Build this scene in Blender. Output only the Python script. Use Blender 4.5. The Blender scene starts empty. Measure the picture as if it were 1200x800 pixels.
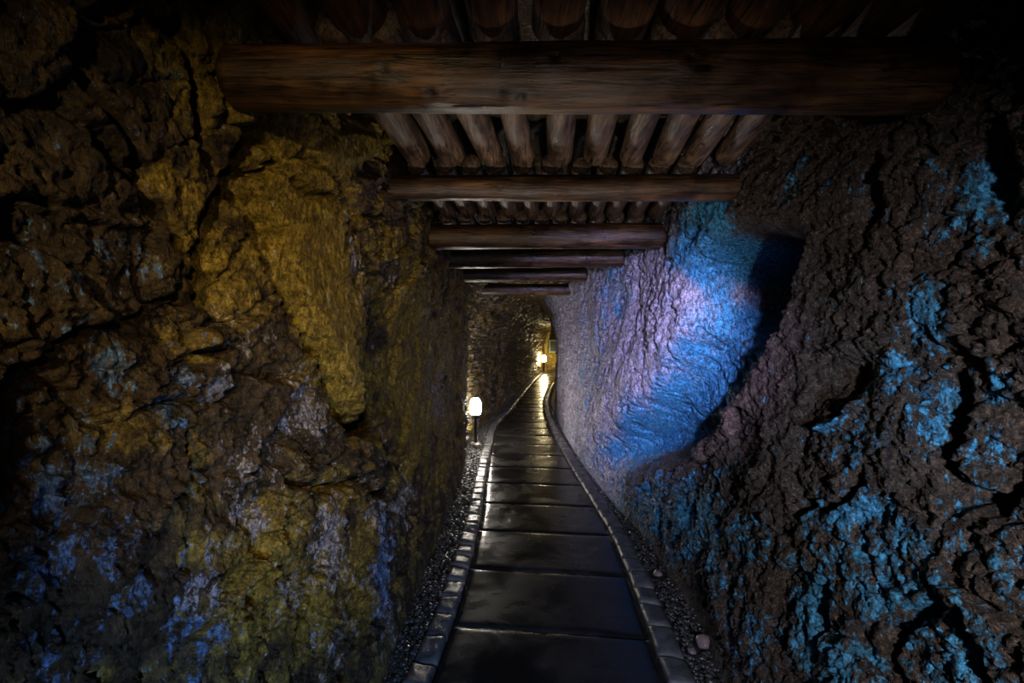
import bpy, math, random
import numpy as np
from mathutils import Vector, noise as mnoise

random.seed(7)
rng = np.random.default_rng(11)
C = bpy.context.scene.collection
CAM_Z = 1.6
F = 600.0            # focal length in pixels of the 1200x800 frame

# ----------------------------------------------------------------------------- noise
def _h(ix, iy, iz, seed):
    with np.errstate(over='ignore'):
        n = (ix.astype(np.int64) * 374761393 + iy.astype(np.int64) * 668265263
             + iz.astype(np.int64) * 2147483647 + np.int64(seed) * 1274126177) & 0xFFFFFFFF
        n = n.astype(np.uint64)
        n = ((n ^ (n >> np.uint64(13))) * np.uint64(1274126177)) & np.uint64(0xFFFFFFFF)
        n = ((n ^ (n >> np.uint64(16))) * np.uint64(2246822519)) & np.uint64(0xFFFFFFFF)
        n = n ^ (n >> np.uint64(15))
    return n.astype(np.float64) / 4294967295.0

def vnoise(x, y, z, seed=0):
    fx, fy, fz = np.floor(x), np.floor(y), np.floor(z)
    tx, ty, tz = x - fx, y - fy, z - fz
    q = lambda t: t * t * t * (t * (t * 6 - 15) + 10)
    tx, ty, tz = q(tx), q(ty), q(tz)
    r = 0
    for i in (0, 1):
        for j in (0, 1):
            for k in (0, 1):
                w = (tx if i else 1 - tx) * (ty if j else 1 - ty) * (tz if k else 1 - tz)
                r = r + w * _h(fx + i, fy + j, fz + k, seed)
    return r * 2 - 1

def fbm(x, y, z, freq, octs=4, gain=.5, seed=0, ridged=False):
    a, s, t = 1.0, 0, 0.0
    for o in range(octs):
        n = vnoise(x * freq, y * freq, z * freq, seed + o * 17)
        if ridged:
            n = 1 - 2 * np.abs(n)
        s = s + a * n
        t += a
        a *= gain
        freq *= 2.03
    return s / t

def worley(u, v, seed=0, jit=.9):
    """F1, F2, id, offsets to the nearest cell centre"""
    fu, fv = np.floor(u), np.floor(v)
    F1 = np.full(u.shape, 9.0); F2 = np.full(u.shape, 9.0)
    ID = np.zeros(u.shape); DU = np.zeros(u.shape); DV = np.zeros(u.shape)
    for i in (-1, 0, 1):
        for j in (-1, 0, 1):
            cu, cv = fu + i, fv + j
            z0 = np.zeros_like(cu)
            pu = cu + .5 + jit * (_h(cu, cv, z0, seed) - .5)
            pv = cv + .5 + jit * (_h(cu, cv, z0 + 1, seed) - .5)
            hid = _h(cu, cv, z0 + 2, seed)
            d = np.hypot(u - pu, v - pv)
            near = d < F1
            F2 = np.where(near, F1, np.minimum(F2, d))
            ID = np.where(near, hid, ID)
            DU = np.where(near, u - pu, DU); DV = np.where(near, v - pv, DV)
            F1 = np.where(near, d, F1)
    return F1, F2, ID, DU, DV

def blocks(u, v, seed):
    """facetted broken rock: each cell its own tilt and height, dark joints"""
    F1, F2, ID, DU, DV = worley(u, v, seed)
    a = ID * 91.7 % 1.0; b = ID * 57.3 % 1.0
    h = (ID - .5) * 1.0 + (a - .5) * 1.6 * DU + (b - .5) * 1.6 * DV
    joint = np.clip(1 - (F2 - F1) / .12, 0, 1)
    return h, joint

def sstep(a, b, x):
    t = np.clip((x - a) / (b - a), 0, 1)
    return t * t * (3 - 2 * t)

def seg_dist(px, py, pts):
    d = np.full(px.shape, 1e9)
    for (x0, y0), (x1, y1) in zip(pts[:-1], pts[1:]):
        vx, vy = x1 - x0, y1 - y0
        t = np.clip(((px - x0) * vx + (py - y0) * vy) / (vx * vx + vy * vy + 1e-9), 0, 1)
        d = np.minimum(d, np.hypot(px - x0 - t * vx, py - y0 - t * vy))
    return d

def blob(px, py, cx, cy, rx, ry, rot=0):
    c, s = math.cos(math.radians(rot)), math.sin(math.radians(rot))
    dx, dy = px - cx, py - cy
    u, v = (dx * c + dy * s) / rx, (-dx * s + dy * c) / ry
    return np.exp(-(u * u + v * v) * 1.1)

# ----------------------------------------------------------------------------- mesh helpers
def mesh_from_arrays(name, verts, quads=None, tris=None):
    me = bpy.data.meshes.new(name)
    verts = np.asarray(verts, dtype=np.float32)
    me.vertices.add(len(verts)); me.vertices.foreach_set('co', verts.ravel())
    idx, starts, n = [], [], 0
    if quads is not None and len(quads):
        q = np.asarray(quads, dtype=np.int32); idx.append(q.ravel())
        starts.append(np.arange(len(q)) * 4); n = len(q) * 4
    if tris is not None and len(tris):
        t = np.asarray(tris, dtype=np.int32); idx.append(t.ravel())
        starts.append(n + np.arange(len(t)) * 3)
    idx = np.concatenate(idx); starts = np.concatenate(starts).astype(np.int32)
    me.loops.add(len(idx)); me.loops.foreach_set('vertex_index', idx)
    me.polygons.add(len(starts)); me.polygons.foreach_set('loop_start', starts)
    me.update(calc_edges=True); me.validate()
    return me

def smooth(me, on=True):
    me.polygons.foreach_set('use_smooth', np.full(len(me.polygons), on))
    me.update()

def link(name, me, mat, parent=None, loc=(0, 0, 0)):
    o = bpy.data.objects.new(name, me); C.objects.link(o)
    o.location = loc
    if mat is not None and me is not None and not me.materials:
        me.materials.append(mat)
    if parent: o.parent = parent
    return o

def tag(o, label, cat, group=None):
    o['label'] = label; o['category'] = cat
    if group: o['group'] = group
    return o

def struct(o, label=None, cat=None):
    o['kind'] = 'structure'
    if label: o['label'] = label
    if cat: o['category'] = cat
    return o

def grid_quads(nu, nv, flip=False):
    i = np.arange(nu - 1)[:, None] * nv + np.arange(nv - 1)[None, :]
    i = i.ravel()
    q = np.stack([i, i + nv, i + nv + 1, i + 1], 1)
    return q[:, ::-1] if flip else q

# ----------------------------------------------------------------------------- materials
class NT:
    def __init__(s, name):
        s.m = bpy.data.materials.new(name); s.m.use_nodes = True
        s.t = s.m.node_tree; s.t.nodes.clear()
        s.out = s.n('ShaderNodeOutputMaterial'); s.b = s.n('ShaderNodeBsdfPrincipled')
        s.l(s.b.outputs[0], s.out.inputs[0])
    def n(s, typ, **kw):
        nd = s.t.nodes.new(typ)
        for k, v in kw.items(): setattr(nd, k, v)
        return nd
    def l(s, a, b): s.t.links.new(a, b)
    def tex(s, scale=(1, 1, 1), kind='Object', rot=(0, 0, 0)):
        tc = s.n('ShaderNodeTexCoord'); mp = s.n('ShaderNodeMapping')
        mp.inputs['Scale'].default_value = scale; mp.inputs['Rotation'].default_value = rot
        s.l(tc.outputs[kind], mp.inputs['Vector']); return mp.outputs[0]
    def noise(s, vec, scale, detail=6, rough=.6, dist=0):
        nd = s.n('ShaderNodeTexNoise')
        nd.inputs['Scale'].default_value = scale; nd.inputs['Detail'].default_value = detail
        nd.inputs['Roughness'].default_value = rough; nd.inputs['Distortion'].default_value = dist
        if vec is not None: s.l(vec, nd.inputs['Vector'])
        return nd.outputs['Fac']
    def ramp(s, fac, stops, interp='LINEAR'):
        r = s.n('ShaderNodeValToRGB'); r.color_ramp.interpolation = interp
        e = r.color_ramp.elements
        while len(e) < len(stops): e.new(.5)
        for el, (p, c) in zip(e, stops):
            el.position = p; el.color = (*c, 1) if len(c) == 3 else c
        s.l(fac, r.inputs[0]); return r.outputs[0]
    def mix(s, fac, a, b, mode='MIX'):
        m = s.n('ShaderNodeMix', data_type='RGBA', blend_type=mode)
        for sock, v in ((m.inputs[0], fac), (m.inputs[6], a), (m.inputs[7], b)):
            if isinstance(v, (int, float)): sock.default_value = v
            elif isinstance(v, tuple): sock.default_value = (*v, 1)
            else: s.l(v, sock)
        return m.outputs[2]
    def math(s, op, a, b=None, c=None):
        m = s.n('ShaderNodeMath', operation=op)
        for sock, v in zip(m.inputs, (a, b, c)):
            if v is None: continue
            if isinstance(v, (int, float)): sock.default_value = v
            else: s.l(v, sock)
        return m.outputs[0]
    def rng(s, v, a, b, c=0, d=1):
        m = s.n('ShaderNodeMapRange'); m.interpolation_type = 'SMOOTHSTEP'
        s.l(v, m.inputs[0])
        for i, x in enumerate((a, b, c, d)): m.inputs[i + 1].default_value = x
        return m.outputs[0]
    def bump(s, h, strength, dist, prev=None):
        b = s.n('ShaderNodeBump'); b.inputs['Strength'].default_value = strength
        b.inputs['Distance'].default_value = dist
        s.l(h, b.inputs['Height'])
        if prev is not None: s.l(prev, b.inputs['Normal'])
        return b.outputs[0]
    def set(s, **kw):
        names = dict(col='Base Color', rough='Roughness', spec='Specular IOR Level', coat='Coat Weight',
                     coatr='Coat Roughness', normal='Normal', metal='Metallic')
        for k, v in kw.items():
            sock = s.b.inputs[names[k]]
            if isinstance(v, (int, float)): sock.default_value = v
            elif isinstance(v, tuple): sock.default_value = (*v, 1)
            else: s.l(v, sock)
        return s.m

def rock_material(name, dark, mid, ochre, mineral_a, mineral_blue_light, lichen):
    """attribute 'rock': R = pale mineral crust (alpha paints blue light on it), G = ochre rock, B = lichen felt"""
    t = NT(name)
    at = t.n('ShaderNodeAttribute', attribute_name='rock')
    sp = t.n('ShaderNodeSeparateColor'); t.l(at.outputs['Color'], sp.inputs[0])
    R, G, B = sp.outputs[0], sp.outputs[1], sp.outputs[2]
    v = t.tex()
    vs = t.tex(scale=(1, 1, .45), rot=(.5, 0, 0))
    n1 = t.noise(v, 9, 7, .62, .4)
    n2 = t.noise(vs, 34, 6, .68, .3)
    n3 = t.noise(v, 120, 4, .7)
    n4 = t.noise(v, 3.2, 4, .55, .8)
    base = t.ramp(n1, [(.30, dark), (.50, mid), (.72, tuple(min(1, c * 1.9) for c in mid))])
    och = t.ramp(n2, [(.30, tuple(c * .42 for c in ochre)), (.55, ochre), (.78, tuple(min(1, c * 1.5) for c in ochre))])
    gm = t.rng(t.math('ADD', G, t.math('MULTIPLY', t.math('SUBTRACT', n1, .5), 1.1)), .30, .62)
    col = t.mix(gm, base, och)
    # pale mineral crust; alpha puts the blue light on it into the colour
    A = t.math('ADD', at.outputs['Alpha'], t.math('MULTIPLY', t.math('SUBTRACT', n4, .5), 1.3))
    A = t.math('ADD', A, t.math('MULTIPLY', t.math('SUBTRACT', n2, .5), .7))
    mn = t.mix(t.rng(A, .25, .75), mineral_a, mineral_blue_light)
    n5 = t.noise(vs, 58, 6, .72, .6)
    mn = t.mix(t.rng(n5, .34, .58), t.mix(.80, mn, dark), mn)
    mm = t.math('ADD', R, t.math('MULTIPLY', t.math('SUBTRACT', n2, .5), 2.6))
    n6 = t.noise(vs, 70, 5, .7, .8)
    mm = t.math('ADD', mm, t.math('MULTIPLY', t.math('SUBTRACT', n1, .5), 1.3))
    mm = t.math('ADD', mm, t.math('MULTIPLY', t.math('SUBTRACT', n6, .5), 1.6))
    mm = t.rng(mm, .42, .58)
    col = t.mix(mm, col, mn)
    # lichen
    ln = t.noise(v, 60, 8, .80, 1.4)
    lc = t.ramp(ln, [(.40, tuple(c * .08 for c in lichen)), (.48, tuple(c * .5 for c in lichen)), (.55, tuple(c * 1.1 for c in lichen)), (.66, tuple(min(.8, c * 2.4) for c in lichen))])
    lm = t.rng(t.math('ADD', B, t.math('MULTIPLY', t.math('SUBTRACT', n1, .5), .9)), .35, .60)
    lm = t.math('MULTIPLY', lm, t.math('SUBTRACT', 1.0, t.math('MULTIPLY', mm, .95)))
    col = t.mix(lm, col, lc)
    col = t.mix(1.0, col, t.ramp(n3, [(.3, (.35, .35, .35)), (.55, (1, 1, 1)), (.75, (1.5, 1.5, 1.5))]), 'MULTIPLY')
    n7 = t.noise(vs, 62, 7, .75, .5)
    pit = t.ramp(n7, [(.36, (.10, .10, .10)), (.47, (.62, .62, .62)), (.54, (1.1, 1.1, 1.1)), (.66, (1.7, 1.7, 1.7))])
    col = t.mix(.95, col, t.mix(1.0, col, pit, 'MULTIPLY'))
    b = t.bump(n2, .8, .03)
    b = t.bump(n7, .7, .012, b)
    b = t.bump(n3, .6, .008, b)
    hl = t.math('MULTIPLY', ln, lm)
    b = t.bump(hl, 1.0, .03, b)
    rough = t.math('ADD', t.rng(n1, .35, .65, .34, .62), t.math('MULTIPLY', lm, .3))
    return t.set(col=col, rough=rough, normal=b, spec=.45)

M_LEFT = rock_material('rock_ochre', (.018, .013, .008), (.070, .046, .024), (.33, .235, .036), (.50, .48, .58), (.15, .30, .66), (.05, .035, .02))
M_RIGHT = rock_material('rock_blue_lit', (.020, .016, .014), (.085, .068, .058), (.30, .22, .13), (.50, .48, .60), (.06, .40, .74), (.17, .118, .088))
M_CEIL = rock_material('rock_roof', (.012, .010, .008), (.06, .045, .028), (.24, .17, .06), (.3, .3, .35), (.3, .3, .35), (.05, .04, .03))

def wood_material(name, dark, mid, light, axis, gloss=.36):
    t = NT(name)
    sc = [20, 20, 20]; sc[axis] = 1.6
    v = t.tex(scale=tuple(sc))
    oi = t.n('ShaderNodeObjectInfo')
    off = t.n('ShaderNodeVectorMath', operation='ADD')
    cb = t.n('ShaderNodeCombineXYZ')
    r = t.math('MULTIPLY', oi.outputs['Random'], 40)
    for i in range(3): t.l(r, cb.inputs[i])
    t.l(v, off.inputs[0]); t.l(cb.outputs[0], off.inputs[1])
    v = off.outputs[0]
    g1 = t.noise(v, 1.0, 7, .62, 1.0)
    g2 = t.noise(v, 3.2, 6, .65, .6)
    blot = t.noise(t.tex(), 5.5, 5, .6, .5)
    col = t.ramp(g1, [(.32, dark), (.48, mid), (.70, light)])
    crack = t.rng(g2, .36, .46)
    col = t.mix(t.math('SUBTRACT', 1.0, crack), col, tuple(c * .35 for c in dark))
    col = t.mix(1.0, col, t.ramp(blot, [(.34, (.35, .3, .28)), (.5, (.9, .85, .8)), (.7, (1.5, 1.3, 1.0))]), 'MULTIPLY')
    at = t.n('ShaderNodeAttribute', attribute_name='knot')
    fleck = t.noise(t.tex(scale=tuple(.5 * c for c in sc)), 6.0, 5, .7, .3)
    col = t.mix(1.0, col, t.ramp(fleck, [(.38, (.35, .35, .35)), (.48, (.95, .95, .95)), (.62, (1.1, 1.1, 1.1)), (.70, (2.0, 1.8, 1.5))]), 'MULTIPLY')
    col = t.mix(t.math('MULTIPLY', at.outputs['Fac'], .92), col, tuple(c * .3 for c in dark))
    b = t.bump(fleck, .5, .006)
    b = t.bump(g2, .5, .010, b)
    b = t.bump(g1, .4, .012, b)
    return t.set(col=col, rough=t.rng(blot, .3, .7, gloss, gloss + .22), normal=b, spec=.5)

M_BEAM = wood_material('wood_beam', (.014, .0075, .0045), (.052, .027, .013), (.15, .080, .032), 0, .27)
M_LOG = wood_material('wood_log', (.028, .017, .010), (.105, .068, .044), (.22, .155, .105), 1)
M_LOG_DARK = wood_material('wood_log_dark', (.020, .009, .005), (.060, .026, .012), (.12, .055, .022), 1, .5)

def slab_material():
    t = NT('wet_concrete')
    v = t.tex()
    n1 = t.noise(v, 2.3, 5, .6, .6); n2 = t.noise(v, 60, 5, .7); n3 = t.noise(t.tex(scale=(60, 9, 9)), 1.5, 4, .6)
    col = t.ramp(n1, [(.35, (.008, .008, .0082)), (.6, (.018, .018, .018)), (.75, (.034, .033, .032))])
    b = t.bump(n2, .22, .004); b = t.bump(n3, .10, .004, b)
    b = t.bump(n1, .08, .02, b)
    return t.set(col=col, rough=t.rng(n1, .36, .64, .15, .33), normal=b, spec=.15)
M_SLAB = slab_material()

def sett_material():
    t = NT('wet_setts'); v = t.tex()
    n1 = t.noise(v, 14, 6, .65); n2 = t.noise(v, 55, 5, .7)
    col = t.ramp(n1, [(.3, (.035, .035, .038)), (.6, (.10, .10, .105)), (.8, (.17, .165, .16))])
    return t.set(spec=.3, col=col, rough=t.rng(n1, .3, .7, .25, .45), normal=t.bump(n2, .5, .006, t.bump(n1, .6, .012)))
M_SETT = sett_material()

def gravel_material():
    t = NT('wet_gravel'); v = t.tex()
    n1 = t.noise(v, 26, 4, .6)
    col = t.ramp(n1, [(.3, (.012, .012, .012)), (.55, (.035, .034, .034)), (.75, (.11, .105, .105))])
    return t.set(col=col, rough=.32, spec=.5, normal=t.bump(t.noise(v, 150, 3), .4, .003))
M_GRAVEL = gravel_material()

def soil_material():
    t = NT('damp_soil'); v = t.tex()
    n1 = t.noise(v, 18, 8, .7)
    return t.set(col=t.ramp(n1, [(.3, (.008, .007, .006)), (.7, (.04, .033, .028))]), rough=.6, normal=t.bump(n1, .9, .02))
M_SOIL = soil_material()

def plain(name, col, rough=.5, metal=0.0):
    t = NT(name); v = t.tex()
    n = t.noise(v, 30, 5, .6)
    c = t.mix(1.0, col, t.ramp(n, [(.3, (.7, .7, .7)), (.7, (1.2, 1.2, 1.2))]), 'MULTIPLY')
    return t.set(col=c, rough=rough, metal=metal, normal=t.bump(n, .2, .002))

def emitter(name, col, strength):
    t = NT(name)
    t.b.inputs['Base Color'].default_value = (.8, .8, .8, 1)
    t.b.inputs['Emission Color'].default_value = (*col, 1)
    t.b.inputs['Emission Strength'].default_value = strength
    return t.m

# ----------------------------------------------------------------------------- the tunnel walls
def table2(Yk, Zk, T):
    Yk, Zk, T = np.array(Yk, float), np.array(Zk, float), np.array(T, float)   # T[z][y]
    def f(Y, Z):
        # monotone-ish cubic in Y (Catmull-Rom with true spacing), smooth in Z
        res = []
        for row in T:
            m = np.gradient(row, Yk)
            i = np.clip(np.searchsorted(Yk, Y) - 1, 0, len(Yk) - 2)
            h = Yk[i + 1] - Yk[i]; t = np.clip((Y - Yk[i]) / h, 0, 1)
            h00 = 2 * t**3 - 3 * t**2 + 1; h10 = t**3 - 2 * t**2 + t
            h01 = -2 * t**3 + 3 * t**2; h11 = t**3 - t**2
            res.append(h00 * row[i] + h10 * h * m[i] + h01 * row[i + 1] + h11 * h * m[i + 1])
        out = res[0].copy()
        for k in range(len(Zk) - 1):
            w = sstep(Zk[k], Zk[k + 1], Z)
            out = out + w * (res[k + 1] - res[k])
        return out
    return f

L_Y = [-3, 0, .8, 1.3, 1.6, 2.0, 2.35, 2.7, 3.1, 4, 5.5, 6.7, 7.4, 8.3, 9.5, 11, 13, 16, 20, 25, 28]
L_T = [[-.75, -.72, -.68, -.66, -.65, -.64, -.63, -.63, -.63, -.62, -.62, -.62, -.70, -.74, -.62, -.42, -.18, .15, .60, 1.25, 1.8],
       [-.92, -.90, -.84, -.80, -.76, -.71, -.66, -.73, -.72, -.66, -.62, -.60, -.73, -.78, -.66, -.45, -.20, .12, .58, 1.22, 1.8],
       [-1.05, -1.02, -.97, -.90, -.84, -.74, -.66, -.84, -.79, -.68, -.63, -.59, -.74, -.80, -.68, -.46, -.20, .12, .58, 1.22, 1.8],
       [-1.05, -1.02, -.99, -.92, -.86, -.78, -.70, -.69, -.66, -.62, -.62, -.60, -.66, -.60, -.50, -.30, -.05, .28, .72, 1.40, 2.0],
       [-1.02, -1.0, -.98, -.92, -.86, -.78, -.72, -.68, -.66, -.62, -.62, -.60, -.60, -.30, -.15, .05, .25, .55, 1.0, 1.65, 2.3]]
L_Z = [0, .8, 1.55, 2.1, 2.6]
Lmacro0 = table2(L_Y, L_Z, L_T)

R_Y = [-3, 0, .8, 1.2, 1.6, 2.0, 2.4, 2.8, 3.2, 3.6, 4.2, 5, 6, 7, 8, 9.5, 11, 13, 17, 22, 26]
R_T = [[1.06, 1.02, 1.0, 1.0, 1.0, 1.0, 1.01, 1.06, 1.09, 1.10, 1.10, 1.03, .97, .94, .93, .93, .98, 1.12, 1.55, 2.4, 3.4],
       [1.25, 1.22, 1.18, 1.16, 1.15, 1.14, 1.14, 1.15, 1.15, 1.14, 1.12, 1.05, .99, .95, .93, .90, .98, 1.14, 1.6, 2.4, 3.4],
       [1.38, 1.36, 1.32, 1.29, 1.27, 1.25, 1.22, 1.20, 1.19, 1.17, 1.14, 1.07, 1.01, .97, .95, .91, .98, 1.14, 1.6, 2.4, 3.4],
       [1.42, 1.40, 1.37, 1.35, 1.32, 1.29, 1.27, 1.25, 1.23, 1.21, 1.19, 1.10, 1.01, .98, .95, .88, .90, 1.0, 1.4, 2.2, 3.2],
       [1.42, 1.40, 1.38, 1.36, 1.34, 1.31, 1.29, 1.27, 1.25, 1.23, 1.20, 1.10, 1.0, .96, .92, .70, .65, .75, 1.15, 1.9, 2.9]]
R_Z = [0, .8, 1.55, 2.1, 2.6]
Rmacro0 = table2(R_Y, R_Z, R_T)

def project(X, Y, Z):
    ok = Y > .35
    Ys = np.where(ok, Y, 1.0)
    return np.where(ok, 600 + F * X / Ys, -9999), np.where(ok, 400 - F * (Z - CAM_Z) / Ys, -9999)

def ygrid(y0, ymid0, ymid1, y1, kstep, near_step=.05):
    ys = list(np.arange(y0, ymid0, near_step))
    y = ymid0
    while y < ymid1:
        ys.append(y); y += max(.0048, kstep * y)
    while y < y1:
        ys.append(y); y += .05 + .006 * y
    return np.array(ys)

def wall_mesh(name, Y, Zs, X, masks, flip, cyan_light=0.0):
    nu, nv = X.shape
    verts = np.stack([X, Y, Zs], -1).reshape(-1, 3)
    me = mesh_from_arrays(name, verts, grid_quads(nu, nv, flip))
    at = me.color_attributes.new('rock', 'FLOAT_COLOR', 'POINT')
    col = np.ones((nu * nv, 4), np.float32)
    for i, m in enumerate(masks): col[:, i] = np.clip(m, 0, 1.6).ravel()
    col[:, 3] = np.clip(cyan_light + 0 * X, 0, 1).ravel()
    at.data.foreach_set('color', col.ravel())
    smooth(me)
    return me

# ---- left wall
ys = ygrid(-3, .55, 9.0, 28.3, .0052)
zs = np.linspace(-.06, 2.95, 540)
Y, Z = np.meshgrid(ys, zs, indexing='ij')
X0 = Lmacro0(Y, Z)
PX, PY = project(X0, Y, Z)
wob = 9 * fbm(Y, Z, X0 * 0, 9, 3, seed=91)
PXw, PYw = PX + wob, PY + 9 * fbm(Y, Z, X0 * 0, 9, 3, seed=55)
crackA = [(205, 20), (228, 70), (240, 105), (247, 135), (249, 170), (262, 205)]
crackB = [(300, 120), (305, 145), (302, 170), (292, 198), (275, 226), (263, 268), (258, 312), (268, 350)]
crackC = [(318, 158), (333, 184), (316, 202), (296, 200)]
crackD = [(293, 205), (311, 253), (326, 280), (335, 320), (352, 368), (366, 402), (380, 432), (396, 470), (412, 494), (434, 506)]
crackE = [(120, 170), (160, 205), (200, 245), (225, 300), (240, 350)]
crackF = [(275, 350), (285, 400), (262, 420), (240, 415), (215, 430)]
crackG = [(345, 150), (352, 178), (372, 200), (405, 225), (415, 260), (428, 300), (440, 350)]
crackH = [(345, 210), (362, 228), (385, 232), (398, 250), (392, 290)]
creaseE = [(448, 362), (436, 392), (430, 420), (427, 452), (432, 495), (452, 530), (470, 560)]
crackI = [(100, 100), (150, 160), (185, 205), (190, 240)]
crackJ = [(330, 560), (372, 575), (420, 560), (455, 600)]
crackK = [(280, 700), (300, 660), (290, 610), (310, 570)]
far = sstep(6.6, 7.6, Y)                       # the blocky far wall behind the lamp
lens = blob(PX, PY, 372, 300, 42, 110, -8) + .8 * blob(PX, PY, 385, 410, 26, 80, -10) + blob(PX, PY, 405, 170, 45, 26)
lens = np.clip(lens * 1.3, 0, 1)
b2 = np.clip(blob(PX, PY, 490, 430, 45, 120) * 1.4, 0, 1)
calm = np.clip(np.maximum(lens, b2 * .7), 0, 1)
# broken, diagonally bedded blocks
th = math.radians(-38)
su, sv = Y * math.cos(th) - Z * math.sin(th), Y * math.sin(th) + Z * math.cos(th)
wx = .12 * fbm(Y, Z, X0 * 0, 3, 3, seed=3); wz = .12 * fbm(Y, Z, X0 * 0, 3, 3, seed=4)
h1, j1 = blocks((su + wx) * 2.3, (sv + wz) * 5.0, 21)
h2, j2 = blocks((su + wx) * 6.5, (sv + wz) * 11.0, 22)
h3, j3 = blocks((su + wx) * 17, (sv + wz) * 23.0, 23)
d = .050 * fbm(Y, Z, X0 * 0, 1.6, 4, seed=8)
rough_k = (1 - .85 * calm) * (1 - .45 * sstep(1.7, 2.1, Z) * sstep(2.2, 1.6, Y))
d = d + rough_k * (.070 * h1 - .030 * j1 + .026 * h2 - .010 * j2 + .011 * h3 - .003 * j3)
d = d + rough_k * .020 * fbm(Y, Z, X0 * 0, 14, 4, .6, seed=31, ridged=True)
d = d + .010 * fbm(Y, Z, X0 * 0, 28, 4, .62, seed=33) + rough_k * .010 * fbm(Y, Z, X0 * 0, 55, 2, .7, seed=35)
d = d + far * (.06 * fbm(Y, Z, X0 * 0, 5, 5, .68, seed=44, ridged=True) + .04 * fbm(Y, Z, X0 * 0, 14, 3, .6, seed=45))
for pts, w, dep in ((crackA, 5, .07), (crackB, 8, .10), (crackC, 4, .05), (crackD, 7, .10), (crackE, 6, .07), (crackF, 5, .05),
                    (crackG, 3.5, .035), (crackH, 3.5, .035), (crackI, 5, .05), (crackJ, 5, .05), (crackK, 5, .05)):
    sd = seg_dist(PXw, PYw, pts)
    d = d - 2.1 * dep * np.exp(-(sd / (w * 1.15)) ** 2)
sd = seg_dist(PX, PY, creaseE)
d = d - .06 * np.exp(-(sd / 9) ** 2)
d = d + .06 * lens + .05 * blob(PX, PY, 345, 600, 90, 120) + .03 * blob(PX, PY, 480, 450, 35, 90)
d = d - .10 * blob(PX, PY, 395, 480, 16, 55, -25)
# keep the foot of the wall off the path and meet the floor
d = d * sstep(-.05, .25, Z) + .02 * (1 - sstep(-.05, .25, Z))
d = d * (1 - .5 * sstep(3.0, 6, Y) * (1 - far))
# beam sockets
XL = np.minimum(X0 + d, X0 + .2)
# masks
n_a = fbm(Y, Z, X0 * 0, 5, 4, .6, seed=71); n_b = fbm(Y, Z, X0 * 0, 15, 4, .65, seed=72)
mineral = np.zeros_like(Y)
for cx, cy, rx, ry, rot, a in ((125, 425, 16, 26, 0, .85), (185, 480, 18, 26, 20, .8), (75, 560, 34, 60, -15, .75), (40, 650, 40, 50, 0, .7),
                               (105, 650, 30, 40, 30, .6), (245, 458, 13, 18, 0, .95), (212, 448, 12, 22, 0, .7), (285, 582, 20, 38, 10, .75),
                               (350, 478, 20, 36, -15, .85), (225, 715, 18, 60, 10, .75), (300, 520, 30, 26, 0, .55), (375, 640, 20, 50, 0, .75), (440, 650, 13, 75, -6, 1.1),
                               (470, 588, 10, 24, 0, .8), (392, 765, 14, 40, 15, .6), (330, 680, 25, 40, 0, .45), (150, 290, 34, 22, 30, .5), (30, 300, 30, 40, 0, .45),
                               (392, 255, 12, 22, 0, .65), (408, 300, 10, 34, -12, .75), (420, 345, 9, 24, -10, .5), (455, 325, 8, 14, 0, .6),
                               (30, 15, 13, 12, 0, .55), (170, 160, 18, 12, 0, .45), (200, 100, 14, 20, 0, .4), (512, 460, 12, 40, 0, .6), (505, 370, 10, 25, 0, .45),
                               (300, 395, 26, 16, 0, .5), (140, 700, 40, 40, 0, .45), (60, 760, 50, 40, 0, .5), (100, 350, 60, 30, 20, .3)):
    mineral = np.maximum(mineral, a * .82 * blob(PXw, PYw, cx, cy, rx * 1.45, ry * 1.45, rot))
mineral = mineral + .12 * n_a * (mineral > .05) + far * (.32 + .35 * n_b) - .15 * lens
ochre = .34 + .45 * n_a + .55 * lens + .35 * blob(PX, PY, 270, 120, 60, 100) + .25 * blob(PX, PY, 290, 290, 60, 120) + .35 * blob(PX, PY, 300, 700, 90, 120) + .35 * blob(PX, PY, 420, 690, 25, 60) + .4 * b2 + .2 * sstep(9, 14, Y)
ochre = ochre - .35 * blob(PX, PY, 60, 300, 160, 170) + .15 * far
lich = 0 * Y
wall_left = link('wall_left', wall_mesh('wall_left', Y, Z, XL, (mineral, ochre, lich), True, .95 * sstep(330, 150, PX) + .75 * blob(PX, PY, 440, 660, 20, 90) + .3 * blob(PX, PY, 400, 300, 30, 80)), M_LEFT)  # alpha paints blue light onto the pale patches, mostly far left
struct(wall_left)

# ---- right wall
ys = ygrid(-3, .60, 10.5, 26.3, .0052)
zs = np.linspace(-.06, 2.95, 540)
Y, Z = np.meshgrid(ys, zs, indexing='ij')
X0 = Rmacro0(Y, Z)
PX, PY = project(X0, Y, Z)
z0 = X0 * 0
PXw, PYw = PX + 8 * fbm(Y, Z, z0, 9, 3, seed=191), PY + 8 * fbm(Y, Z, z0, 9, 3, seed=155)
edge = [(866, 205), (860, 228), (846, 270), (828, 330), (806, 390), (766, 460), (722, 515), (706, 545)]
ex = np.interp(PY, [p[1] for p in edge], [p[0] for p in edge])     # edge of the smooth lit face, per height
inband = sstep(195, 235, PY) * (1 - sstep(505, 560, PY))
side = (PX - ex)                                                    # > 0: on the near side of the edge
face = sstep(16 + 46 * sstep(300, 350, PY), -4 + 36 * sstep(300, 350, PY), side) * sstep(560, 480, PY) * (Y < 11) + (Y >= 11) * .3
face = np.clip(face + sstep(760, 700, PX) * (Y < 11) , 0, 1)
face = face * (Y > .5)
d = .05 * fbm(Y, Z, z0, 1.5, 4, seed=108)
h1, j1 = blocks((Y + .3 * Z + .15 * fbm(Y, Z, z0, 3, 3, seed=5)) * 3.2, (Z - .25 * Y + .12 * fbm(Y, Z, z0, 3, 3, seed=6)) * 3.6, 121)
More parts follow.
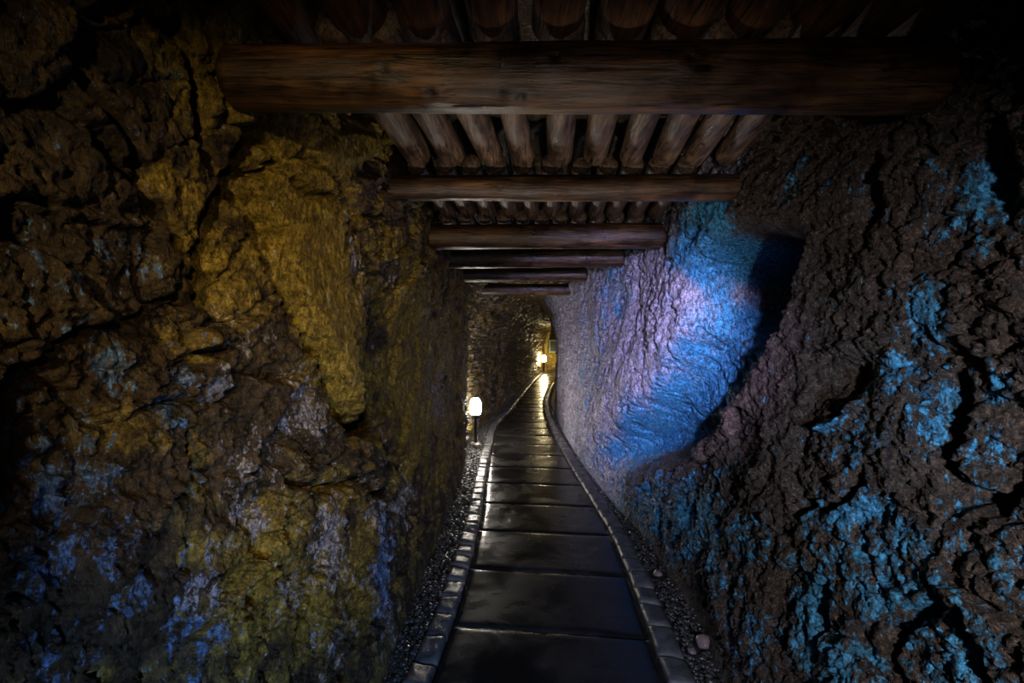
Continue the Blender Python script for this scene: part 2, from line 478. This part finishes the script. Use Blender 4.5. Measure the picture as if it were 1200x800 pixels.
h2, j2 = blocks((Y + .4 * Z) * 9 + .5 * fbm(Y, Z, z0, 8, 3, seed=7), (Z - .3 * Y) * 11 + .5 * fbm(Y, Z, z0, 8, 3, seed=9), 122)
h3, j3 = blocks((Y + .4 * Z) * 22 + .5 * fbm(Y, Z, z0, 20, 3, seed=7), (Z - .3 * Y) * 28, 123)
near = 1 - face
soft = 1 - .55 * np.clip(blob(PX, PY, 960, 420, 110, 170, 25) + blob(PX, PY, 980, 200, 120, 90), 0, 1)
d = d + near * soft * (.048 * h1 - .014 * j1 + .024 * h2 - .008 * j2 + .012 * h3 - .003 * j3)
d = d + near * .026 * fbm(Y, Z, z0, 22, 5, .75, seed=131)
# the smooth face: vertical veins and cracks
vein = fbm(Y * 1.0 + .25 * Z + .10 * fbm(Y, Z, z0, 4, 3, seed=140), Z * .38, z0, 6.5, 4, .6, seed=141, ridged=True)
d = d + face * (.034 * vein + .018 * fbm(Y, Z, z0, 16, 5, .65, seed=142) + .02 * fbm(Y, Z, z0, 3.0, 3, seed=143))
for pts, w, dep in (([(742, 290), (748, 320), (744, 345), (757, 380), (765, 410), (760, 440), (755, 480)], 2.6, .035),
                    ([(722, 300), (727, 340), (720, 370), (716, 410)], 2.2, .025), ([(770, 310), (776, 345), (772, 375), (768, 400)], 2.4, .03),
                    ([(835, 260), (822, 300), (808, 330), (795, 370), (786, 400)], 2.4, .03), ([(700, 330), (703, 380), (699, 430), (690, 480)], 2, .02),
                    ([(815, 290), (826, 270), (832, 245)], 4, .05)):
    d = d - dep * np.exp(-(seg_dist(PXw, PYw, pts) / w) ** 2)
crk = fbm(Y * 1.3 + .3 * Z + .08 * fbm(Y, Z, z0, 5, 3, seed=146), Z * .5, z0, 5.0, 3, .55, seed=147)
d = d - face * .030 * 1.6 * np.exp(-(crk / .045) ** 2)
# hollow behind the lit edge
step = sstep(-8, 16, side) * sstep(112, 62, side) * sstep(245, 300, PY)
d = d - inband * step * .30
hol = blob(PX, PY, 862, 345, 54, 74, 8)
d = d - .55 * sstep(.28, .66, hol)
d = d + .07 * inband * np.exp(-((side + 30) / 36) ** 2)
d = d - .16 * blob(PX, PY, 760, 515, 45, 24, -30) - .10 * blob(PX, PY, 1020, 225, 12, 40, 8) - .12 * blob(PX, PY, 1160, 200, 26, 40) - .08 * blob(PX, PY, 1000, 440, 26, 20)
for pts, w, dep in (([(1105, 440), (1112, 480), (1104, 530), (1112, 570), (1140, 590)], 9, .09), ([(1180, 560), (1150, 590), (1110, 585)], 9, .07),
                    ([(935, 600), (980, 590), (1010, 560)], 6, .05), ([(968, 690), (962, 730), (955, 770)], 5, .05), ([(1040, 760), (1060, 720), (1100, 700)], 8, .07),
                    ([(1120, 720), (1135, 760), (1150, 800)], 10, .09), ([(975, 500), (1005, 487), (1025, 470)], 4, -.05)):
    d = d - dep * np.exp(-(seg_dist(PXw, PYw, pts) / w) ** 2)
d = d * sstep(-.05, .12, Z) + .02 * (1 - sstep(-.05, .12, Z))
XR = np.maximum(X0 - d, X0 - .17)
n_a = fbm(Y, Z, z0, 5, 4, .6, seed=171); n_b = fbm(Y, Z, z0, 13, 4, .65, seed=172)
mineral = np.zeros_like(Y)
for cx, cy, rx, ry, rot, a in ((1140, 235, 38, 50, 20, .85), (1085, 372, 22, 34, 0, .9), (1042, 436, 18, 22, 0, .85), (992, 490, 40, 8, -28, .9), (1020, 520, 34, 30, 0, .7),
                               (1092, 480, 22, 44, 8, .8), (1158, 452, 18, 22, 0, .8), (1150, 520, 34, 30, 0, .5), (882, 628, 22, 34, -10, .85), (868, 690, 12, 50, 10, .7),
                               (952, 715, 26, 56, 10, .95), (1000, 600, 46, 22, -20, .75), (1040, 640, 70, 34, 0, .65), (1050, 700, 80, 40, 0, .65),
                               (1110, 760, 60, 60, 0, .6), (1170, 680, 40, 50, 0, .5), (985, 780, 40, 40, 0, .75), (930, 212, 9, 26, 15, .75), (1018, 222, 9, 30, 8, .6),
                               (810, 600, 46, 46, 20, .85), (850, 560, 40, 20, -20, .6), (835, 660, 22, 50, 0, .7), (800, 640, 24, 24, 0, .7), (770, 590, 30, 40, 0, .95),
                               (880, 760, 30, 50, 0, .55), (1180, 600, 24, 30, 0, .5), (1120, 580, 30, 26, 0, .5), (910, 640, 20, 20, 0, .5)):
    mineral = np.maximum(mineral, a * (1.0 + .25 * (cx > 940) * (cy > 560)) * blob(PXw, PYw, cx, cy, rx * 1.45, ry * 1.45, rot))
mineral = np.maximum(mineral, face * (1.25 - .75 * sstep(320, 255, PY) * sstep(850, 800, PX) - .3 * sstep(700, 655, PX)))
mineral = np.maximum(mineral, .95 * inband * np.exp(-((side + 16) / 26) ** 2))  # bright band painted where the face edge catches the light
mineral = mineral + .18 * n_a * (mineral > .08) - .12
mineral = mineral * (Y < 11) * (1 - np.clip(1.6 * hol, 0, 1) * sstep(8, 26, side))  # no crust inside the hollow, so its shade stays dark in the colour
ochre = .12 + .3 * n_a + .35 * sstep(720, 660, PX) + .3 * face * n_b + .3 * (Y > 9)
lich = near * (.85 + .35 * n_a) * (Y < 9) - .6 * hol
wall_right = link('wall_right', wall_mesh('wall_right', Y, Z, XR, (mineral, ochre, lich), False, .92 - face * (.80 + .05 * sstep(770, 700, PX) - .90 * np.exp(-((side + 10 - 36 * sstep(300, 350, PY)) / 34) ** 2) * inband - .30 * sstep(470, 560, PY) - .35 * blob(PX, PY, 715, 330, 30, 70) - .3 * blob(PX, PY, 690, 440, 25, 60))), M_RIGHT)  # alpha paints blue light on the crust, strongest along the face edge
struct(wall_right)

# ---- end wall where the passage bends away, and the wall behind the camera
def cross_wall(name, ybase, x0, x1, z1, seed, step, mat, flip):
    xs = np.arange(x0, x1, step); zz = np.arange(-.06, z1, step)
    Xg, Zg = np.meshgrid(xs, zz, indexing='ij')
    Yg = ybase(Xg) - .30 * fbm(Xg, Zg, Xg * 0, 1.1, 5, .6, seed=seed) - .10 * fbm(Xg, Zg, Xg * 0, 5, 3, .6, seed=seed + 3, ridged=True)
    me = wall_mesh(name, Yg, Zg, Xg, (0 * Xg, .6 + .4 * fbm(Xg, Zg, Xg * 0, 2, 3, seed=seed), 0 * Xg), flip)
    return struct(link(name, me, mat))
cross_wall('wall_back', lambda x: 27.6 + .0 * x, .9, 6.0, 3.0, 301, .05, M_LEFT, False)
cross_wall('wall_front', lambda x: -3.0 + 0 * x, -1.4, 1.8, 3.0, 311, .08, M_LEFT, True)

# ---- rock roof: above the logs, then the bare arch beyond the last beam
ys = np.concatenate([np.arange(-3, 8.2, .08), np.arange(8.2, 28.2, .06)])
us = np.linspace(0, 1, 70)
Yg, Ug = np.meshgrid(ys, us, indexing='ij')
lo = np.interp(Yg, [-3, 8, 11, 16, 20, 25, 28], [-1.3, -1.0, -.75, -.2, .25, .95, 1.4])
hi = np.interp(Yg, [-3, 8, 11, 17, 22, 26, 28], [1.8, 1.4, 1.4, 1.9, 2.8, 3.9, 6])
Xg = lo + (hi - lo) * Ug
drop = sstep(8.25, 8.9, Yg)
Zg = 2.93 - drop * (.50 - .10 * np.sin(Ug * math.pi)) - sstep(12, 22, Yg) * .12
Zg = Zg + (.03 + .09 * drop) * fbm(Xg, Yg, Xg * 0, 2.2, 5, .6, seed=401) + .05 * drop * fbm(Xg, Yg, Xg * 0, 7, 4, .6, seed=402, ridged=True)
me = wall_mesh('ceiling', Yg, Zg, Xg, (0 * Xg, .25 + .5 * drop + .3 * fbm(Xg, Yg, Xg * 0, 3, 3, seed=403), 0 * Xg), True)
struct(link('ceiling', me, M_CEIL))

# ----------------------------------------------------------------------------- the path
def spl(ys_, xs_):
    ys_, xs_ = np.array(ys_, float), np.array(xs_, float)
    m = np.gradient(xs_, ys_)
    def f(y):
        y = np.asarray(y, float)
        i = np.clip(np.searchsorted(ys_, y) - 1, 0, len(ys_) - 2)
        h = ys_[i + 1] - ys_[i]; t = np.clip((y - ys_[i]) / h, 0, 1)
        return ((2*t**3 - 3*t**2 + 1) * xs_[i] + (t**3 - 2*t**2 + t) * h * m[i] + (-2*t**3 + 3*t**2) * xs_[i+1] + (t**3 - t**2) * h * m[i+1])
    return f
PL = spl([-3, 0, 2.4, 2.93, 3.62, 4.46, 5.96, 7.93, 9.8, 12, 13.7, 17, 20, 25.3, 28], [-.6, -.55, -.38, -.335, -.30, -.285, -.30, -.30, -.28, -.02, .15, .50, .82, 1.52, 2.0])
PR = spl([-3, 0, 2.4, 2.77, 3.57, 4.36, 5.2, 6.1, 7.68, 9.8, 13.3, 17, 20, 25.3, 28], [.55, .62, .73, .75, .80, .82, .80, .77, .73, .72, .84, 1.22, 1.62, 2.5, 3.1])

floor_me = mesh_from_arrays('floor', [(-1.5, -3.2, -.03), (7, -3.2, -.03), (7, 28.5, -.03), (-1.5, 28.5, -.03)], [(0, 1, 2, 3)])
struct(link('floor', floor_me, M_SOIL))

V, Q = [], []
def add_grid_block(P, top_z, z_bot):
    """P: (nu, nv, 3) top surface; adds it with skirts"""
    global V, Q
    nu, nv = P.shape[:2]
    base = sum(len(v) for v in V)
    V.append(P.reshape(-1, 3)); Q.append(grid_quads(nu, nv) + base)
    ring = [(i, 0) for i in range(nu)] + [(nu - 1, j) for j in range(1, nv)] + [(i, nv - 1) for i in range(nu - 2, -1, -1)] + [(0, j) for j in range(nv - 2, 0, -1)]
    rv = np.array([P[i, j] for i, j in ring]); rv[:, 2] = z_bot
    b2_ = base + nu * nv
    V.append(rv)
    n = len(ring)
    qs = []
    for k in range(n):
        a, b = ring[k], ring[(k + 1) % n]
        qs.append((base + a[0] * nv + a[1], b2_ + k, b2_ + (k + 1) % n, base + b[0] * nv + b[1]))
    Q.append(np.array(qs))

SL = .734
joints = [2.83 + SL * k for k in range(-8, 36)]
skew = -.13
for k in range(len(joints) - 1):
    ya, yb = joints[k] + .006, joints[k + 1] - .006
    nu = 15 if ya > 8 else 31; nv = 25 if ya < 8 else 13
    u = np.linspace(0, 1, nu)[:, None]; w = np.linspace(0, 1, nv)[None, :]
    Yc = ya + (yb - ya) * w + skew * (u - .5)
    Xc = PL(Yc) + .006 + (PR(Yc) - PL(Yc) - .012) * u
    edge_r = np.minimum(np.minimum(w * (yb - ya), (1 - w) * (yb - ya)), np.minimum(u, 1 - u) * 1.1)
    Zc = .004 * fbm(Xc, Yc, Xc * 0, 2.0, 3, seed=501) - .007 * np.exp(-(edge_r / .012)) + .003 * (random.random() - .5) + .0015 * fbm(Xc, Yc, Xc * 0, 30, 2, seed=503)
    # a hairline crack and a lengthwise seam
    Zc = Zc - .006 * np.exp(-((Xc - (.17 + .02 * np.sin(Yc * 9))) / .006) ** 2) * (Yc < 3.6)
    Zc = Zc - .010 * np.exp(-((Xc - (-.09 + .10 * (Yc - 4.4) / .7)) / .010) ** 2) * (Yc > 4.38) * (Yc < 5.1)
    add_grid_block(np.stack([Xc + 0 * w, Yc + 0 * u, Zc + 0 * u], -1), 0, -.05)
me = mesh_from_arrays('path', np.concatenate(V), np.concatenate(Q)); smooth(me)
struct(link('path', me, M_SLAB))

def kerb(name, inner, outer, L0):
    global V, Q
    V, Q = [], []
    y = -1.0
    while y < 26:
        ln = L0 * random.uniform(.86, 1.12)
        nu, nv = (9, 11) if y < 9 else (4, 5)
        u = np.linspace(0, 1, nu)[:, None]; w = np.linspace(0, 1, nv)[None, :]
        Yc = y + .007 + (ln - .014) * w + skew * .12 * (u - .5)
        Xc = inner(Yc) + (outer(Yc) - inner(Yc)) * u
        e = np.minimum(np.minimum(w, 1 - w) * ln, np.minimum(u, 1 - u) * .14)
        Zc = .008 + random.uniform(-.004, .004) + .006 * (1 - np.exp(-e / .012)) - .010 * np.exp(-e / .006) + .007 * fbm(Xc, Yc, Xc * 0, 16, 3, seed=int(y * 50) % 97)
        Zc = Zc + random.uniform(-.02, .02) * (u - .5) + random.uniform(-.02, .02) * (w - .5)
        add_grid_block(np.stack([Xc + 0 * w, Yc + 0 * u, Zc + 0 * u], -1), 0, -.05)
        y += ln
    me = mesh_from_arrays(name, np.concatenate(V), np.concatenate(Q)); smooth(me)
    return struct(link(name, me, M_SETT))
kerb('kerb_left', lambda y: PL(y) - .132, lambda y: PL(y) - .006, .22)
kerb('kerb_right', lambda y: PR(y) + .006, lambda y: PR(y) + .14, .235)

# gravel in the two side strips
def ico():
    t = (1 + 5 ** .5) / 2
    v = np.array([(-1, t, 0), (1, t, 0), (-1, -t, 0), (1, -t, 0), (0, -1, t), (0, 1, t), (0, -1, -t), (0, 1, -t), (t, 0, -1), (t, 0, 1), (-t, 0, -1), (-t, 0, 1)], float)
    v /= np.linalg.norm(v[0])
    f = np.array([(0,11,5),(0,5,1),(0,1,7),(0,7,10),(0,10,11),(1,5,9),(5,11,4),(11,10,2),(10,7,6),(7,1,8),(3,9,4),(3,4,2),(3,2,6),(3,6,8),(3,8,9),(4,9,5),(2,4,11),(6,2,10),(8,6,7),(9,8,1)])
    return v, f
IV, IF = ico()
CLEAR = ((-.575, 8.05, .13), (-.52, 7.75, .09), (1.02, 2.72, .065), (1.01, 3.55, .075), (.935, 2.66, .04))
def gravel(name, xa, xb, n, label):
    vs, fs = [], []
    for i in range(n):
        y = 2.0 + 12 * rng.random() ** 2.0
        x0_, x1_ = float(xa(y)), float(xb(y))
        x = x0_ + (x1_ - x0_) * rng.random()
        if any(math.hypot(x - sx_, y - sy_) < sr_ for sx_, sy_, sr_ in CLEAR): x, y = (x0_ + x1_) / 2, 6.0 + 1.2 * rng.random()
        r = rng.uniform(.005, .016) if rng.random() < .93 else rng.uniform(.016, .026)
        s = IV * (1 + rng.uniform(-.28, .28, (12, 1))) * r * np.array([rng.uniform(.8, 1.4), rng.uniform(.8, 1.4), rng.uniform(.5, .85)])
        a = rng.uniform(0, 6.28); c, sn = math.cos(a), math.sin(a)
        s = s @ np.array([[c, sn, 0], [-sn, c, 0], [0, 0, 1]])
        vs.append(s + np.array([x, y, -.022 + r * .4 + rng.random() * .008])); fs.append(IF + 12 * i)
    me = mesh_from_arrays(name, np.concatenate(vs), None, np.concatenate(fs))
    o = link(name, me, M_GRAVEL); o['kind'] = 'stuff'
    return tag(o, label, 'gravel')
gravel('gravel', lambda y: -.67 + 0 * y, lambda y: PL(y) - .135, 5000, 'wet dark gravel strip along the foot of the ochre left wall')
gravel('gravel', lambda y: PR(y) + .145, lambda y: np.interp(y, [2, 4, 6, 9], [1.10, 1.18, 1.02, .98]), 5500, 'wet dark gravel strip along the foot of the blue-lit right wall')

# a few loose stones lying on the gravel
def stone(x, y, r, sq, col, label, seed):
    import bmesh
    bm = bmesh.new(); bmesh.ops.create_icosphere(bm, subdivisions=3, radius=r)
    for v in bm.verts:
        n = mnoise.fractal(v.co / r * 1.1 + Vector((seed, 0, 0)), .8, 2, 4)
        v.co *= 1 + .28 * n
        v.co.z *= sq
    zmin = min(v.co.z for v in bm.verts)
    for v in bm.verts: v.co.z -= zmin
    me = bpy.data.meshes.new('loose_stone'); bm.to_mesh(me); bm.free(); smooth(me)
    o = link('loose_stone', me, plain('stone_' + str(seed), col, .4), None, (x, y, -.028))
    return tag(o, label, 'stone', 'loose stones on the gravel')
stone(1.02, 2.72, .042, .8, (.22, .16, .16), 'fist-sized pinkish stone at the foot of the right wall', 1)
stone(1.01, 3.55, .030, .7, (.20, .15, .15), 'small pinkish stone on right gravel beside the paving setts, farther down the path', 2)
stone(.935, 2.66, .022, .8, (.17, .13, .15), 'little purplish stone touching the outer edge of the right setts', 3)
stone(-.52, 7.75, .055, .8, (.26, .23, .19), 'pale stone on the ground beside the foot of the nearer lamp', 4)

# ----------------------------------------------------------------------------- timber roof
def log_mesh(name, p0, p1, r0, r1, seed, axis, seg=30, rings=48, bumpiness=1.0, knots=3, fixed=()):
    """round log from p0 to p1 (local to p0), slightly crooked, with knots; rounded sawn ends"""
    p0, p1 = np.array(p0, float), np.array(p1, float)
    ax = p1 - p0; Ln = np.linalg.norm(ax); ax /= Ln
    up = np.array([0, 0, 1.0]); sd = np.cross(ax, up); sd /= np.linalg.norm(sd); up = np.cross(sd, ax)
    rr = random.Random(seed)
    t = np.concatenate([[0, 0, .004 / Ln * 2], np.linspace(.02 / Ln, 1 - .02 / Ln, rings), [1 - .004 / Ln * 2, 1, 1]])
    prof = np.concatenate([[0.0001, .82, .94], np.ones(rings), [.94, .82, .0001]])
    th_ = np.linspace(0, 2 * math.pi, seg, endpoint=False)
    T, TH = np.meshgrid(t, th_, indexing='ij')
    s = T * Ln
    R = (r0 + (r1 - r0) * T)
    cx, sx = np.cos(TH), np.sin(TH)
    R = R * (1 + bumpiness * (.055 * fbm(cx * 1.2, sx * 1.2, s * 2.0 + seed * 3.1, 1.0, 3, seed=seed) + .035 * fbm(cx * 4, sx * 4, s * 2.0 + seed, 1.6, 3, .6, seed=seed + 5)))
    K = np.zeros_like(R)
    spots_ = [(rr.uniform(.08, .92) * Ln, rr.uniform(math.pi, 2 * math.pi)) for _ in range(knots)] + list(fixed)
    for kt, ka in spots_:
        da = np.abs((TH - ka + math.pi) % (2 * math.pi) - math.pi) * r0
        R = R + r0 * .10 * np.exp(-((s - kt) / (.55 * r0)) ** 2 - (da / (.45 * r0)) ** 2) - r0 * .10 * np.exp(-((s - kt) / (.16 * r0)) ** 2 - (da / (.14 * r0)) ** 2)
        K = np.maximum(K, np.exp(-((s - kt) / (.26 * r0)) ** 2 - (da / (.20 * r0)) ** 2))
    R = R * np.array(prof)[:, None]
    wv = bumpiness * .03 * r0 * 6 * (fbm(s * 1.1 + seed * 7.7, s * 0, s * 0, 1, 2, seed=seed + 9)) * .25
    P = s[..., None] * ax + (R * cx)[..., None] * sd + (R * sx)[..., None] * up + wv[..., None] * up
    nu, nv = T.shape
    verts = P.reshape(-1, 3)
    i = np.arange(nu - 1)[:, None] * nv; j = np.arange(nv)[None, :]; jn = (j + 1) % nv
    q = np.stack([(i + j).ravel(), (i + jn).ravel(), (i + nv + jn).ravel(), (i + nv + j).ravel()], 1)
    me = mesh_from_arrays(name, verts, q); smooth(me)
    ka_ = me.attributes.new('knot', 'FLOAT', 'POINT'); ka_.data.foreach_set('value', K.ravel().astype(np.float32))
    return me, tuple(p0)

beams = [  # Y, centre height above the camera, radius left/right, x0, x1, slope
    (1.56, .806, .092, .106, -.86, 1.30, .010),
    (2.83, .850, .068, .074, -.74, 1.27, .006),
    (4.01, .823, .096, .100, -.66, 1.26, .014),
    (5.03, .820, .094, .094, -.66, 1.10, .016),
    (6.35, .830, .086, .086, -.66, .93, .010),
    (8.13, .826, .092, .092, -.50, .95, .006)]
words = ['front', 'second', 'third', 'fourth', 'fifth', 'sixth']
blabels = ['thick round front crossbeam spanning the tunnel overhead, knotty red-brown log nearest the viewer',
           'slimmer round crossbeam, second from the front, under the ends of the longest visible roof logs',
           'dark round crossbeam third from the front with a thin pale glint along its underside',
           'reddish brown crossbeam fourth from the front, lit from beneath',
           'short dark crossbeam fifth from the front, just before the last timber',
           'rearmost and smallest-looking dark crossbeam, at the far end of the timber roof']
for k, (by, bz, ra, rb, x0_, x1_, sl) in enumerate(beams):
    me, loc = log_mesh('crossbeam', (x0_, by, CAM_Z + bz - sl * .5), (x1_, by + .01, CAM_Z + bz + sl * .5), ra, rb, 31 + k, 0, (80, 64, 44)[min(k, 2)], (220, 150, 100)[min(k, 2)], .8, 3, ((.49, -.22), (.98, .06), (1.37, .02), (1.96, -.12), (.62, -.85)) if k == 0 else ())
    tag(link('crossbeam', me, M_BEAM, None, loc), blabels[k], 'crossbeam', 'round crossbeams of the timber roof')

ordn = ['first', 'second', 'third', 'fourth', 'fifth', 'sixth', 'seventh', 'eighth', 'ninth', 'tenth', 'eleventh']
bays = []
x_tip = [-.66, -.46, -.26, -.06, .14, .34, .53, .72, .91, 1.09, 1.25]
bays.append((0, -.25, 1.56 + .07, [x - .01 for x in x_tip], x_tip, .086, 'row right above and before the front crossbeam'))
bays.append((1, 1.56 - .02, 2.83 - .10, [-.545, -.40, -.245, -.055, .155, .325, .49, .65, .80, .94], [-.498, -.314, -.108, .063, .256, .444, .632, .816, .977, 1.134], .068,
             'row between the front and second crossbeams'))
bays.append((2, 2.83 + .0, 4.01 - .09, [-.53, -.38, -.23, -.09, .06, .22, .385, .53, .67, .82, .97], [-.473, -.328, -.171, -.007, .158, .309, .486, .637, .775, .939, 1.09], .060,
             'row between the second and third crossbeams'))
for b_, (ya, yb, n_, xa, xb, d0) in enumerate(((4.01, 5.03 - .09, 11, -.52, .98, .05), (5.03, 6.35 - .08, 10, -.50, .90, .0), (6.35, 8.13 + .05, 9, -.48, .82, .05))):
    xs0 = np.linspace(xa, xb, n_); bays.append((3 + b_, ya, yb, list(xs0), list(xs0 + d0), .060, 'row between the %s and %s crossbeams' % (words[2 + b_], words[3 + b_])))
btop = [CAM_Z + bz + (ra + rb) / 2 for (_, bz, ra, rb, *_r) in beams]
for bi, ya, yb, xs0, xs1, r, where in bays:
    za = btop[max(bi - 1, 0)]; zb = btop[min(bi, 5)]
    for k, (xa, xb) in enumerate(zip(xs0, xs1)):
        rr_ = r * random.uniform(.90, 1.06)
        me, loc = log_mesh('roof_log', (xa, ya, za + rr_ + .002), (xb, yb + random.uniform(-.015, .015), zb + rr_ + .002), rr_, rr_ * random.uniform(.92, 1.0), 100 + bi * 20 + k, 1,
                           26 if bi < 3 else 18, 50 if bi < 3 else 16, 1.0, 3 if bi < 3 else 0)
        o = link('roof_log', me, M_LOG_DARK if bi == 0 else M_LOG, None, loc)
        n_tot = len(xs0)
        tag(o, '%s roof log from the left in the %s' % (ordn[k], where), 'roof log', 'roof logs in the ' + where)

# ----------------------------------------------------------------------------- lamps on the path edge
def lathe(name, prof, seg=28):
    prof = np.array(prof, float); th_ = np.linspace(0, 2 * math.pi, seg, endpoint=False)
    v = np.stack([np.outer(prof[:, 0], np.cos(th_)), np.outer(prof[:, 0], np.sin(th_)), np.repeat(prof[:, 1:2], seg, 1)], -1).reshape(-1, 3)
    nu = len(prof); i = np.arange(nu - 1)[:, None] * seg; j = np.arange(seg)[None, :]; jn = (j + 1) % seg
    q = np.stack([(i + j).ravel(), (i + jn).ravel(), (i + seg + jn).ravel(), (i + seg + j).ravel()], 1)
    me = mesh_from_arrays(name, v, q); smooth(me); return me
M_POST = plain('dark_metal', (.03, .03, .033), .4, .6)
M_FOOT = plain('foot_concrete', (.20, .18, .15), .7)
M_GLOW = emitter('lamp_glow', (1.0, .92, .80), 160)
M_GLOW2 = emitter('lamp_glow_warm', (1.0, .78, .40), 210)
def bollard(loc, label, glow, s=1.0):
    r = bpy.data.objects.new('bollard_lamp', None); C.objects.link(r); r.location = loc; r.scale = (s, s, s)
    tag(r, label, 'lamp', 'bollard lamps beside the path')
    link('foot', lathe('foot', [(.0001, -.03), (.085, -.03), (.085, .03), (.07, .045), (.0001, .045)]), M_FOOT, r)
    link('post', lathe('post', [(.0001, .04), (.024, .04), (.024, .42), (.055, .44), (.062, .47), (.062, .49), (.0001, .49)]), M_POST, r)
    link('lamp_shade', lathe('lamp_shade', [(.0001, .488), (.070, .488), (.084, .505), (.092, .60), (.084, .68), (.055, .735), (.0001, .75)]), glow, r)
    link('cap', lathe('cap', [(.0001, .746), (.034, .746), (.030, .760), (.012, .772), (.0001, .774)]), M_POST, r)
    return r
bollard((-.575, 8.05, -.03), 'nearer glowing bollard lamp on a dark post by the left wall', M_GLOW)
bollard((1.62, 26.0, -.03), 'distant warm glowing bollard lamp where the path bends away', M_GLOW2, 1.25)

# dark framed box on the far wall, right of the distant lamp
import bmesh
def box_mesh(name, sx, sy, sz, bev):
    bm = bmesh.new(); bmesh.ops.create_cube(bm, size=1)
    for v in bm.verts: v.co = Vector((v.co.x * sx, v.co.y * sy, v.co.z * sz))
    bmesh.ops.bevel(bm, geom=bm.edges[:], offset=bev, segments=2, affect='EDGES')
    me = bpy.data.meshes.new(name); bm.to_mesh(me); bm.free(); return me
def frame_mesh(name, w, h, t, dep):
    bm = bmesh.new()
    for cx, cz, sx, sz in ((0, h/2 - t/2, w, t), (0, -h/2 + t/2, w, t), (-w/2 + t/2, 0, t, h - 2*t), (w/2 - t/2, 0, t, h - 2*t)):
        g = bmesh.ops.create_cube(bm, size=1)
        for v in g['verts']: v.co = Vector((cx + v.co.x * sx, v.co.y * dep, cz + v.co.z * sz))
    me = bpy.data.meshes.new(name); bm.to_mesh(me); bm.free(); return me
cb_ = bpy.data.objects.new('wall_box', None); C.objects.link(cb_); cb_.location = (2.17, 26.9, 1.36)
tag(cb_, 'small dark box with a pale green frame on the far wall beyond the distant lamp', 'box')
link('housing', box_mesh('housing', .44, .9, .62, .02), plain('box_dark', (.006, .007, .007), .5), cb_, (0, .3, 0))
link('frame', frame_mesh('frame', .46, .64, .05, .06), plain('frame_green', (.07, .13, .10), .4), cb_, (0, -.17, 0))

# ----------------------------------------------------------------------------- lights; the spots are unseen and have no fixtures
def spot(name, loc, target, col, power, size=60, blend=.7, radius=.05):
    l = bpy.data.lights.new(name, 'SPOT'); l.color = col; l.energy = power
    l.spot_size = math.radians(size); l.spot_blend = blend; l.shadow_soft_size = radius
    o = bpy.data.objects.new(name, l); C.objects.link(o); o.location = loc
    o.rotation_euler = (Vector(target) - Vector(loc)).to_track_quat('-Z', 'Y').to_euler()
    return o
BLUE = (.10, .36, 1.0); VIOLET = (.42, .34, 1.0); WARM = (1.0, .72, .34); NEUT = (1.0, .86, .74)
COOL = (.97, .92, .95)
spot('floodlight_blue_right', (.72, -.45, 1.35), (1.12, 3.8, 1.45), (.34, .60, 1.0), 150, 32, 1)
spot('fill_cool_side', (.50, -.7, 1.6), (1.20, 1.9, 1.05), COOL, 225, 64, 1)  # unseen spot added to brighten the near lichen
spot('fill_violet', (.30, -.4, 1.9), (.96, 6.0, 1.25), (.62, .54, 1.0), 2400, 30, 1)  # added unseen spot, makes up for the dimmed bollard on the right wall
spot('floodlight_warm_left', (-.20, -1.3, 2.15), (-.70, 3.0, 1.5), WARM, 185, 37, 1)
spot('fill_warm', (.10, -.4, 1.9), (-.70, 2.8, 1.25), WARM, 66, 50, 1)  # added fill without a real source, lifts the left bulges
spot('floodlight_blue_left', (.20, -.4, .9), (-.70, 2.3, .72), (.42, .64, 1.0), 110, 58, 1)
spot('fill_neutral', (.12, -.25, 1.45), (.20, 1.7, 2.50), NEUT, 15, 60, 1)  # unseen fill put in for the beam fronts
spot('fill_from_ground', (.20, 1.0, .08), (.25, 2.6, 2.5), NEUT, 170, 54, 1)  # added below the frame to brighten the undersides of beams and logs
spot('fill_path_blue', (.2, -.6, 1.3), (.2, 2.9, 0), (.20, .42, 1.0), 150, 40, 1)  # unseen spot added to turn the near path and setts bluish

w = bpy.data.worlds.new('World'); bpy.context.scene.world = w; w.use_nodes = True
w.node_tree.nodes['Background'].inputs[0].default_value = (0, 0, 0, 1)
w.node_tree.nodes['Background'].inputs[1].default_value = 0

# ----------------------------------------------------------------------------- camera
cd = bpy.data.cameras.new('camera'); cam = bpy.data.objects.new('camera', cd); C.objects.link(cam)
cam.location = (0, 0, CAM_Z); cam.rotation_euler = (math.radians(90), 0, 0)
cd.sensor_fit = 'HORIZONTAL'; cd.sensor_width = 36; cd.lens = 36 * F / 1200; cd.clip_start = .05; cd.clip_end = 100
sc = bpy.context.scene
sc.camera = cam
sc.view_settings.view_transform = 'Standard'; sc.view_settings.look = 'None'
sc.view_settings.gamma = 1; sc.view_settings.exposure = 0; sc.view_settings.use_curve_mapping = False
sc.cycles.use_denoising = True
sc.cycles.max_bounces = 5; sc.cycles.diffuse_bounces = 3; sc.cycles.glossy_bounces = 3
